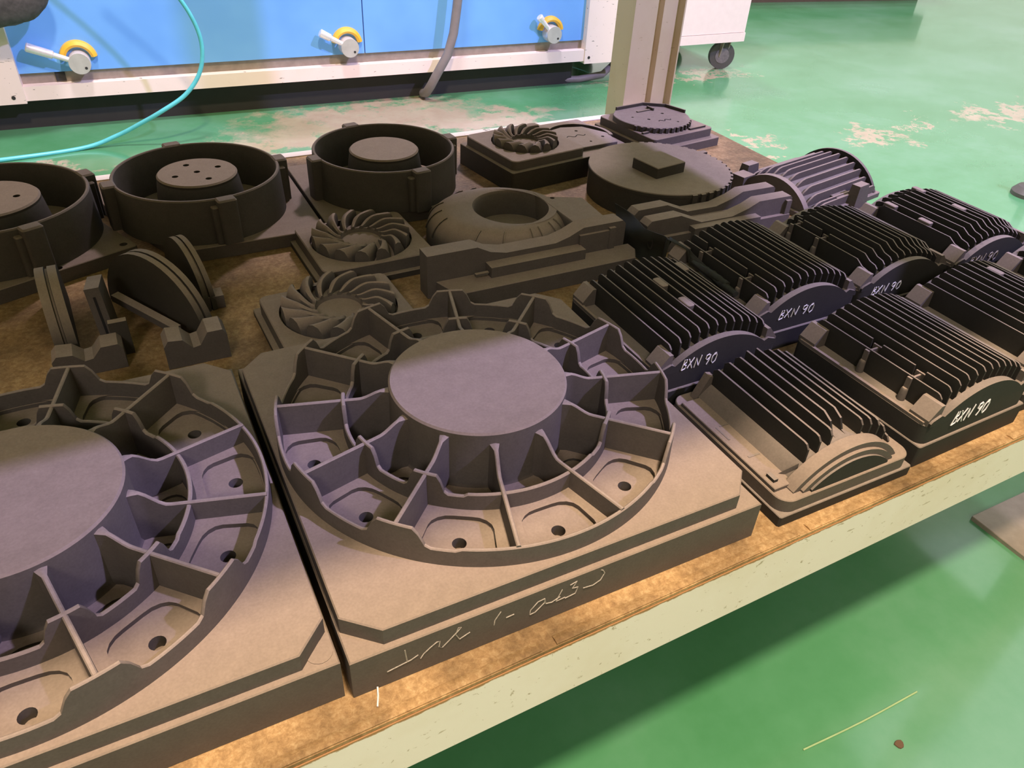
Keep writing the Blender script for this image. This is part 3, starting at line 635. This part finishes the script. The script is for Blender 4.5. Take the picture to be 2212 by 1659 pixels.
# ------------------------------------------------------------------ half-disc patterns
def half_disc(loc, rot, label, dz, back):
    t = thing('half_disc_pattern', label, 'mould pattern', loc, rot, 'half-disc patterns by the rear post')
    m = MB(); m.prism(rrect(-0.100, 0.104, -0.112, 0.100, 0.005, 3), 0, dz, 0.001); m.build('lower_slab', 'pattern', t)
    m = MB(); m.prism(rrect(-0.092, 0.094, -0.096, 0.094, 0.010, 4), dz, dz + 0.018, 0.001); m.build('upper_slab', 'pattern', t)
    z = dz + 0.018; a = [(-0.078 + 0.0 * k, 0) for k in range(0)]
    arc = [(0.090 * math.cos(math.radians(q)) - 0.004, 0.090 * math.sin(math.radians(q)) + 0.012) for q in range(150, 331, 6)]
    flat = [(0.084, -0.012), (0.074, 0.044), (0.030, 0.080), (-0.055, 0.080)]
    body = [(x, y) for x, y in arc] + flat
    hl = [circle(-0.030, -0.008, 0.004, 10), circle(0.02, -0.052, 0.003, 10), circle(0.030, 0.010, 0.004, 10), circle(-0.055, 0.02, 0.003, 10)]
    m = MB(); m.prism(body, z - 0.001, z + 0.012, 0.001, hl, z + 0.003); m.build('half_disc', 'rim', t)
    for q in range(205, 320, 9):
        mm = MB(); mm.box(0.087, 0.094, -0.003, 0.003, z - 0.001, z + 0.011); o = mm.build('tooth', 'gearside', t); o.rotation_euler = (0, 0, math.radians(q)); o.location = (-0.004, 0.012, 0)
    m = MB(); m.box(-0.089, -0.072, -0.056, -0.050, z - 0.001, z + 0.004); m.build('side_key', 'gearside', t)
    m = MB(); m.box(0.03, 0.080, -0.084, -0.078, z - 0.001, z + 0.004); m.build('side_key', 'gearside', t)
    m = MB(); pts = [(0.070, 0.030), (0.030, 0.062), (-0.05, 0.062)]
    for (p_, q_) in (((0.084, -0.012), (0.074, 0.044)), ((0.074, 0.044), (0.030, 0.080)), ((0.030, 0.080), (-0.055, 0.080))):
        d = Vector((q_[0] - p_[0], q_[1] - p_[1])).normalized(); nn = Vector((-d.y, d.x)) * 0.004
        m.prism([(p_[0], p_[1]), (q_[0], q_[1]), (q_[0] + nn.x, q_[1] + nn.y), (p_[0] + nn.x, p_[1] + nn.y)], z + 0.010, z + 0.019)
    m.build('upright_rim', 'gearside', t)
    m = MB(); pth = [(-0.018 + 0.036 * k / 20, -0.030 + 0.004 * math.sin(k * PI / 5), z + 0.0118) for k in range(21)]; m.tube(pth, 0.0012, 5); m.build('wavy_groove', 'hole', t)
    m = MB(); m.box(-0.02, 0.02, 0.040, 0.046, z + 0.011, z + 0.014); m.box(0.022, 0.026, 0.034, 0.056, z + 0.011, z + 0.018); m.build('inner_key', 'gearside', t)
    return t
half_disc((1.141, 1.446, 0), 8, 'square slab with a toothed half disc, at the foot of the rear post', 0.019, True)
h2 = thing('arc_plate_pattern', 'low slab with a raised arc and wavy groove, left of the toothed half disc', 'mould pattern', (0.948, 1.458, 0), 5, 'half-disc patterns by the rear post')
m = MB(); m.prism(rrect(-0.085, 0.070, -0.120, 0.110, 0.006, 3), 0, 0.018, 0.001); m.build('slab', 'pattern', h2)
def arc_band(t, r0, r1, q0, q1, z0, z1, c, name, mat):
    n = 24; o = [(c[0] + r1 * math.cos(math.radians(q0 + (q1 - q0) * k / n)), c[1] + r1 * math.sin(math.radians(q0 + (q1 - q0) * k / n))) for k in range(n + 1)]
    i = [(c[0] + r0 * math.cos(math.radians(q0 + (q1 - q0) * k / n)), c[1] + r0 * math.sin(math.radians(q0 + (q1 - q0) * k / n))) for k in range(n, -1, -1)]
    m = MB(); m.prism(o + i, z0, z1, 0.0); return m.build(name, mat, t)
arc_band(h2, 0.070, 0.078, -25, 150, 0.0175, 0.028, (-0.01, -0.005), 'raised_arc', 'gearside')
m = MB(); m.prism([(-0.070, -0.075), (0.045, -0.075), (0.060, -0.020), (0.030, 0.040), (-0.02, 0.055), (-0.06, 0.045)], 0.0175, 0.0265, 0.001, [circle(0.0, 0.02, 0.004, 10), circle(0.034, -0.035, 0.004, 10), circle(-0.01, -0.05, 0.003, 10)], 0.019); m.build('inner_plate', 'rim', h2)
m = MB(); m.tube([(-0.045 + 0.05 * k / 20, -0.008 + 0.004 * math.sin(k * PI / 5), 0.0262) for k in range(21)], 0.0012, 5); m.build('wavy_groove', 'hole', h2)

# ------------------------------------------------------------------ half motor shell
ms = thing('motor_shell_pattern', 'half-round motor shell pattern with lengthwise fins and two lugs, at the right rear', 'mould pattern', (1.243, 1.058, 0), 11)
HW = 0.094; HT = 0.064; RR = (HW * HW + HT * HT) / (2 * HT); Cz = HT - RR
def shell(r, zb, n=22):
    half = math.sqrt(max(0, r * r - (zb - Cz) ** 2)); a = math.asin(min(1, half / r))
    return [(r * math.sin(-a + 2 * a * k / n), Cz + r * math.cos(-a + 2 * a * k / n)) for k in range(n + 1)]
m = MB(); m.prism(rrect(-0.118, 0.122, -0.100, 0.100, 0.004, 3), 0, 0.010, 0.001); m.build('base_plate', 'rim', ms)
pts = shell(RR - 0.012, 0.009)
m = MB(); m.profile(pts, 'x', -0.100, 0.105); m.build('core', 'black', ms)
m = MB(); m.profile(shell(RR - 0.008, 0.009), 'x', -0.112, -0.098); m.build('end_flange', 'rim', ms)
m = MB(); m.profile(shell(RR + 0.005, 0.009), 'x', 0.104, 0.111); m.build('end_flange', 'black', ms)
amax = math.asin(HW / RR) * 0.94
for k in range(13):
    a = -amax + 2 * amax * k / 12; y = RR * math.sin(a); zt = max(Cz + RR * math.cos(a), 0.026); zb = max(0.009, zt - 0.020)
    m = MB(); pr = [(-0.100, zb), (-0.094, zt - 0.010), (-0.080, zt - 0.002), (-0.070, zt), (0.098, zt), (0.106, zt - 0.004), (0.106, zb)]
    lean = -0.35 * a * 0.02
    m.loops([[(x, y - 0.0018 - lean * 0, z) for x, z in pr], [(x, y + 0.0018, z) for x, z in pr]], True, True); m.build('fin', 'rim', ms)
for (x, y, s) in ((0.030, -0.100, 1), (-0.070, 0.092, -1)):
    m = MB(); m.loops([[(x - 0.024, y - 0.012, 0), (x + 0.024, y - 0.012, 0), (x + 0.024, y + 0.012, 0), (x - 0.024, y + 0.012, 0)], [(x - 0.015, y - 0.008, 0.046), (x + 0.017, y - 0.008, 0.046), (x + 0.017, y + 0.010, 0.046), (x - 0.015, y + 0.010, 0.046)]], True, True); m.build('lug', 'rim', ms)
m = MB(); m.box(-0.125, -0.090, 0.062, 0.092, 0.0, 0.036); m.build('corner_block', 'pattern', ms)
m = MB(); m.box(-0.02, 0.03, -0.093, -0.068, 0.009, 0.024); m.build('lug_pad', 'rim', ms)

# ------------------------------------------------------------------ standing half discs with notched feet
def half_plate(R, th, n=24, groove=True):
    """half disc standing on its flat side, in the local x-z plane, with a groove round the rim"""
    prof = [(-th / 2, 0), (-th / 2, 0.0), (-th * 0.08, 0.0), (-th * 0.05, -0.003), (th * 0.05, -0.003), (th * 0.08, 0.0), (th / 2, 0.0)]
    ls = []
    for k in range(n + 1):
        a = PI * k / n; ls.append([((R + d) * math.cos(a), y, (R + d) * math.sin(a)) for y, d in prof])
    m = MB(); m.loops(ls, False, False, False)
    f0 = [l[0] for l in ls]; f1 = [l[-1] for l in ls]; m.add(f0, [tuple(range(len(f0)))]); m.add(f1, [tuple(range(len(f1)))])
    m.add(ls[0] + ls[-1], [(0, 2, 3, 4, 6, 13, 11, 10, 9, 7)] if False else [(0, 6, 13, 7)])
    return m
def notched_foot(w, d, h, t, name='notched_foot', mat='rim'):
    pr = [(-w / 2, 0), (w / 2, 0), (w / 2, h * 0.8), (w * 0.44, h), (w * 0.20, h), (w * 0.06, h * 0.62), (-w * 0.06, h * 0.58), (-w * 0.2, h * 0.9), (-w * 0.42, h * 0.95), (-w / 2, h * 0.75)]
    m = MB(); m.profile(pr, 'y', 0, d); return m.build(name, mat, t)
s1 = thing('standing_half_disc_pattern', 'half-disc pattern standing edge-on in a notched foot, leftmost of the upright pieces', 'mould pattern', (-0.090, 0.940, 0), 0, 'upright half discs on the open deck')
notched_foot(0.082, 0.030, 0.036, s1)
o = half_plate(0.088, 0.026).build('half_disc', 'gearside', s1); o.rotation_euler = (0, 0, math.radians(93)); o.location = (-0.028, 0.125, 0)
m = MB(); m.box(-0.009, 0.009, 0, 0.05, 0, 0.078); o = m.build('upright_bar', 'rim', s1); o.location = (0.026, 0.052, 0.009); o.rotation_euler = (math.radians(-8), math.radians(-4), math.radians(-6))
m = MB(); m.box(-0.0015, 0.0015, -0.0006, 0.002, 0.004, 0.066); m2 = m.build('bar_groove', 'hole', o)
m = MB(); m.box(0.030, 0.052, 0.030, 0.040, 0, 0.050); m.build('spacer_block', 'gearside', s1)
s2 = thing('standing_half_disc_pattern', 'half-disc pattern leaning with its dark face to the left, in a foot with two bumps', 'mould pattern', (0.036, 0.912, 0), 0, 'upright half discs on the open deck')
notched_foot(0.078, 0.036, 0.044, s2)
o = half_plate(0.098, 0.020).build('half_disc', 'gearside', s2); o.rotation_euler = (math.radians(0), 0, math.radians(-57)); o.location = (-0.030, 0.140, 0)
m = MB(); m.box(-0.058, 0.058, -0.006, 0.006, 0, 0.010); o = m.build('chord_bar', 'rim', s2); o.location = (-0.050, 0.110, 0.022); o.rotation_euler = (0, math.radians(8), math.radians(-55))
s3 = thing('standing_half_disc_pattern', 'short half-disc pattern standing farthest right, in front of the ring housing slab', 'mould pattern', (0.056, 1.118, 0), 0, 'upright half discs on the open deck')
o = half_plate(0.080, 0.017).build('half_disc', 'gearside', s3); o.rotation_euler = (0, 0, math.radians(-78))
m = MB(); m.box(0.0, 0.036, -0.075, -0.050, 0, 0.020); m.build('foot_block', 'rim', s3)

# ------------------------------------------------------------------ crumpled black film
fm = MB(); nu, nv = 36, 12; grid = []
top = [(1.0202, 0.069), (0.972, 0.0655), (0.924, 0.064), (0.860, 0.079), (0.814, 0.085), (0.757, 0.0785), (0.709, 0.060)]
def lerp_path(t):
    k = t * (len(top) - 1); i = min(int(k), len(top) - 2); f = k - i; return (top[i][0] * (1 - f) + top[i + 1][0] * f, top[i][1] * (1 - f) + top[i + 1][1] * f)
for i in range(nu + 1):
    y, z = lerp_path(i / nu); row = []; k = smooth((y - 0.848) / 0.03)
    zlow = 0.004 if y > 0.850 else 0.0835 if y > 0.800 else 0.0635
    z = max(z, zlow + 0.002)
    for j in range(nv + 1):
        v = j / nv
        x = 0.7345 + 0.0125 * k + 0.003 * math.sin(i * 0.55) * v + (0.001 + 0.005 * k) * math.sin(i * 0.31 + j * 0.5) - 0.004 * v
        zz = z * (1 - v) + min(z - 0.002, zlow + 0.0015 * (1 + math.sin(i * 0.7))) * v
        row.append((x, y + 0.003 * math.sin(j * 0.9 + i * 0.2), zz))
    grid.append(row)
fm.loops(grid, False, False, False)
film = thing('plastic_film', 'crumpled black plastic film stuffed between the bars and the finned patterns', 'plastic film', (0, 0, 0), 0)
fs = fm.build('sheet', 'film', film, 80)
sol = fs.modifiers.new('thickness', 'SOLIDIFY'); sol.thickness = 0.0008
for k, (yc, zc, r, ln, yaw) in enumerate(((0.745, 0.0755, 0.0062, 0.075, 2), (0.712, 0.0725, 0.0058, 0.055, -2))):
    m = MB(); ls = []
    for i in range(15):
        s = i / 14; rr = r * (0.55 + 0.5 * math.sin(PI * (0.15 + 0.8 * s))) * (1 + 0.1 * math.sin(i * 2.3 + k))
        ls.append([(rr * math.cos(2 * PI * q / 14) * (1 + 0.12 * math.sin(q * 2 + i * 0.6)), -ln / 2 + ln * s, rr * 0.8 * math.sin(2 * PI * q / 14)) for q in range(14)])
    m.loops(ls, True, False); o = m.build('rolled_fold', 'film', film, 80); o.location = (0.7305 - 0.001 * k, yc, zc); o.rotation_euler = (0, 0, math.radians(yaw))
m = MB(); m.loops([[(0.010 * math.cos(2 * PI * q / 16), 0, 0.013 * math.sin(2 * PI * q / 16)) for q in range(16)], [(0.007 * math.cos(2 * PI * q / 16), 0, 0.010 * math.sin(2 * PI * q / 16)) for q in range(16)]], False, False)
o = m.build('pinched_fold', 'film', film); o.location = (0.742, 0.905, 0.050); o.rotation_euler = (0, 0, math.radians(80))

# ------------------------------------------------------------------ blue machine behind
YAW = -2.55
mc = thing('blue_machine', 'long machine with blue panels, white frame and black plinth behind the rack', 'machine', (-0.22, 3.02, FZ), YAW)
def mz(z): return z - FZ
LM = 2.10
m = MB(); m.box(-0.9, LM - 0.02, 0.06, 0.9, 0, mz(-0.237)); m.build('plinth', 'plinth', mc)
m = MB(); m.box(0.0, LM, 0.0, 0.05, mz(-0.237), mz(-0.192)); m.build('bottom_rail', 'machwhite', mc)
m = MB(); m.box(-0.9, LM + 0.15, 0.045, 0.9, mz(-0.237), mz(0.75)); m.build('cabinet_body', 'machwhite', mc)
m = MB(); m.box(0.0, LM, 0.0355, 0.046, mz(-0.192), mz(-0.158)); m.build('steel_strip', 'steelbar', mc)
m = MB(); m.box(-0.9, 0.004, -0.006, 0.05, mz(-0.243), mz(0.75)); m.build('corner_post', 'machwhite', mc)
m = MB(); m.box(LM + 0.0, LM + 0.185, -0.006, 0.05, mz(-0.247), mz(0.75)); m.build('corner_post', 'machwhite', mc)
for (a, b) in ((0.002, 1.155), (1.159, LM)):
    m = MB(); m.box(a, b, 0.024, 0.040, mz(-0.157), mz(0.70)); m.build('blue_panel', 'blue', mc)
for x in (-0.03, LM + 0.02):
    m = MB(); m.tube([(x, -0.0075, mz(-0.222)), (x, -0.004, mz(-0.222))], 0.006, 12); m.build('screw', 'plinth', mc)
def latch(x, z, ang, ln, parent):
    m = MB()
    m.tube([(x, 0.024, z), (x, -0.024, z)], 0.033, 28); o = m.build('latch_knob', 'chrome', parent)
    m = MB(); m.tube([(x, -0.0238, z), (x, -0.026, z)], 0.0325, 28); m.build('knob_face', 'latchface', o)
    m = MB(); m.tube([(x + 0.016, -0.0255, z - 0.014), (x + 0.016, -0.0265, z - 0.014)], 0.0045, 10); m.build('set_screw', 'plinth', o)
    d = Vector((math.cos(ang), 0, math.sin(ang))); c = Vector((x, -0.012, z))
    m = MB(); m.tube([c + d * 0.02, c + d * 0.075, c + d * 0.078, c + d * ln, c + d * (ln + 0.003)], [0.008, 0.009, 0.013, 0.0145, 0.012], 14); m.build('lever', 'chrome', o)
    m = MB(); ls = []
    for k in range(21):
        a = math.radians(8 + 164 * k / 20); ls.append([(x + r * math.cos(a), y, z + 0.006 + r * math.sin(a)) for r, y in ((0.038, 0.024), (0.038, 0.008), (0.046, 0.002), (0.056, 0.008), (0.058, 0.024))])
    m.loops(ls, True, True); m.build('yellow_collar', 'yellow', o)
latch(0.190, mz(-0.125), math.radians(158), 0.150, mc)
latch(1.090, mz(-0.125), math.radians(152), 0.115, mc)
latch(1.938, mz(-0.120), math.radians(135), 0.095, mc)
m = MB(); m.box(0.105, 0.135, 0.030, 0.036, mz(-0.188), mz(-0.158)); m.build('strip_notch', 'plinth', mc)

ho = MB(); ho.tube([(1.30, 2.90, 0.35), (1.288, 2.90, 0.10), (1.275, 2.90, 0.0), (1.262, 2.90, -0.085), (1.235, 2.895, -0.16), (1.195, 2.90, -0.225), (1.175, 2.92, -0.275), (1.165, 2.95, -0.312), (1.166, 2.985, -0.3235)], 0.0175, 14)
tag(ho.build('drain_hose', 'hose', None, 60), 'thick grey hose hanging down in front of the blue panels', 'hose')
ca = MB(); ca.tube([(1.62, 3.06, FZ + 0.013), (1.75, 3.02, FZ + 0.013), (1.90, 2.99, FZ + 0.013), (2.03, 3.00, FZ + 0.02), (2.15, 3.08, FZ + 0.045), (2.30, 3.22, FZ + 0.09), (2.40, 3.35, FZ + 0.12)], 0.015, 12)
tag(ca.build('floor_cable', 'hose', None, 60), 'grey cable lying on the floor between the machine and the trolley', 'cable')
# teal air hose, from the floor up into the air
def catmull(P, n=8):
    P = [Vector(p) for p in P]; out = []
    for i in range(len(P) - 1):
        p0, p1, p2, p3 = P[max(0, i - 1)], P[i], P[i + 1], P[min(len(P) - 1, i + 2)]
        for k in range(n):
            t = k / n; out.append(0.5 * ((2 * p1) + (-p0 + p2) * t + (2 * p0 - 5 * p1 + 4 * p2 - p3) * t * t + (-p0 + 3 * p1 - 3 * p2 + p3) * t ** 3))
    out.append(P[-1]); return out
th_ = MB(); th_.tube(catmull([(-0.8, 2.74, FZ + 0.0066), (-0.55, 2.77, FZ + 0.0066), (-0.32, 2.772, FZ + 0.0066), (-0.09, 2.80, FZ + 0.0066), (0.02, 2.80, FZ + 0.035), (0.10, 2.775, -0.267), (0.1697, 2.75, -0.2274), (0.2494, 2.75, -0.1833), (0.3038, 2.75, -0.1226), (0.3265, 2.75, -0.0536), (0.3226, 2.75, 0.015), (0.2907, 2.75, 0.0953), (0.22, 2.75, 0.20), (0.1, 2.76, 0.33)], 8), 0.0066, 10)
tag(th_.build('air_hose', 'teal', None, 60), 'thin teal air hose curving from the floor up in front of the blue machine', 'hose')
# dark padded bumper on the machine's left corner post
gl = MB(); ls = []
for i in range(19):
    u = i / 18; s_ = math.sin(u * PI / 2); k = math.sqrt(max(0.0, 1 - s_ ** 4)) if i < 18 else 0.02
    ls.append([(-0.34 + 0.285 * s_, 2.93 + 0.045 * math.cos(2 * PI * q / 22) * k, 0.125 + 0.120 * math.sin(2 * PI * q / 22) * k * (1 + 0.03 * math.sin(q * 3 + i))) for q in range(22)])
gl.loops(ls, True, True); tag(gl.build('foam_bumper', 'glove', None, 70), 'dark grey rounded padding against the machine corner, top left', 'padding')

# ------------------------------------------------------------------ white trolley on casters
tr = thing('white_trolley', 'white cabinet on dark swivel casters standing behind the rear post', 'trolley', (2.080, 2.955, FZ), -1.5)
TW = 0.680
m = MB(); m.box(0, TW, 0, 0.5, mz(-0.172), mz(0.55)); m.build('body', 'white', tr)
m = MB(); m.box(-0.003, TW + 0.003, -0.004, 0.504, mz(-0.212), mz(-0.174)); m.build('base_frame', 'white', tr)
for (x, y) in ((0.610, 0.05), (0.07, 0.05), (0.610, 0.44), (0.07, 0.44)):
    m = MB(); m.tube([(x - 0.013, y, 0.060), (x + 0.013, y, 0.060)], 0.060, 28); m.xf(Matrix.Translation((x, y, 0)) @ Matrix.Rotation(math.radians(70), 4, 'Z') @ Matrix.Translation((-x, -y, 0))); o = m.build('caster_wheel', 'wheel', tr)
    m = MB(); m.tube([(x - 0.015, y, 0.060), (x + 0.015, y, 0.060)], 0.034, 20); m.xf(Matrix.Translation((x, y, 0)) @ Matrix.Rotation(math.radians(70), 4, 'Z') @ Matrix.Translation((-x, -y, 0))); m.build('hub_cap', 'rubber', o)
    m = MB(); m.profile([(y - 0.012, 0.055), (y + 0.012, 0.055), (y + 0.03, 0.1295), (y - 0.03, 0.1295)], 'x', x - 0.022, x - 0.017); m.profile([(y - 0.012, 0.055), (y + 0.012, 0.055), (y + 0.03, 0.1295), (y - 0.03, 0.1295)], 'x', x + 0.017, x + 0.022); m.box(x - 0.022, x + 0.022, y - 0.03, y + 0.03, 0.122, 0.1295); m.build('caster_fork', 'steelbar', tr)

# ------------------------------------------------------------------ far and edge things
bn = thing('low_platform', 'low dark brown steel platform far across the green floor, top right', 'platform', (4.2, 4.25, FZ), -9)
m = MB(); m.box(-0.75, 1.2, 0, 0.6, 0.0, 0.10); m.build('kick_base', 'benchdark', bn)
m = MB(); m.box(-0.80, 1.25, -0.05, 0.65, 0.10, 0.26); m.build('platform', 'benchdark', bn)
m = MB(); m.box(-0.83, 1.28, -0.08, 0.68, 0.26, 0.29); m.build('top_plate', 'under', bn)
ed = thing('machine_foot', 'dark round levelling foot on the floor at the right edge', 'machine foot', (2.675, 1.365, FZ), 0)
m = MB(); m.lathe([(0.055, 0.0), (0.055, 0.012), (0.040, 0.030), (0.018, 0.034)], 28); m.build('pad', 'wheel', ed)
m = MB(); m.lathe([(0.014, 0.033), (0.014, 0.12)], 14); m.build('threaded_stem', 'steelbar', ed)
m = MB(); m.tube(catmull([(0.601, 0.265, FZ + 0.0012), (0.70, 0.2595, FZ + 0.0012), (0.804, 0.258, FZ + 0.0012)], 4), 0.0011, 6); tag(m.build('straw', 'straw'), 'long pale straw lying on the green floor in front of the rack', 'straw')
m = MB(); m.prism([(0.7205 + 0.0065 * math.cos(q * PI / 5) * (1 + 0.2 * math.sin(q * 2)), 0.216 + 0.0055 * math.sin(q * PI / 5)) for q in range(10)], FZ, FZ + 0.002, 0.0006); tag(m.build('floor_scrap', 'brown'), 'small brown scrap on the floor below the straw', 'scrap')
m = MB(); m.tube([(0.085, 0.3515, 0.0012), (0.0885, 0.360, 0.0016), (0.0905, 0.367, 0.0035)], 0.0008, 5); tag(m.build('wood_splinter', 'chalk'), 'tiny pale splinter on the rusty edge below the fan slabs', 'splinter')

# everything on the deck rests a hair above it, so that no two faces coincide
for o in list(C.objects):
    if o.parent is None and o.get('category') in ('mould pattern', 'plastic film', 'splinter'): o.location.z += 0.0004
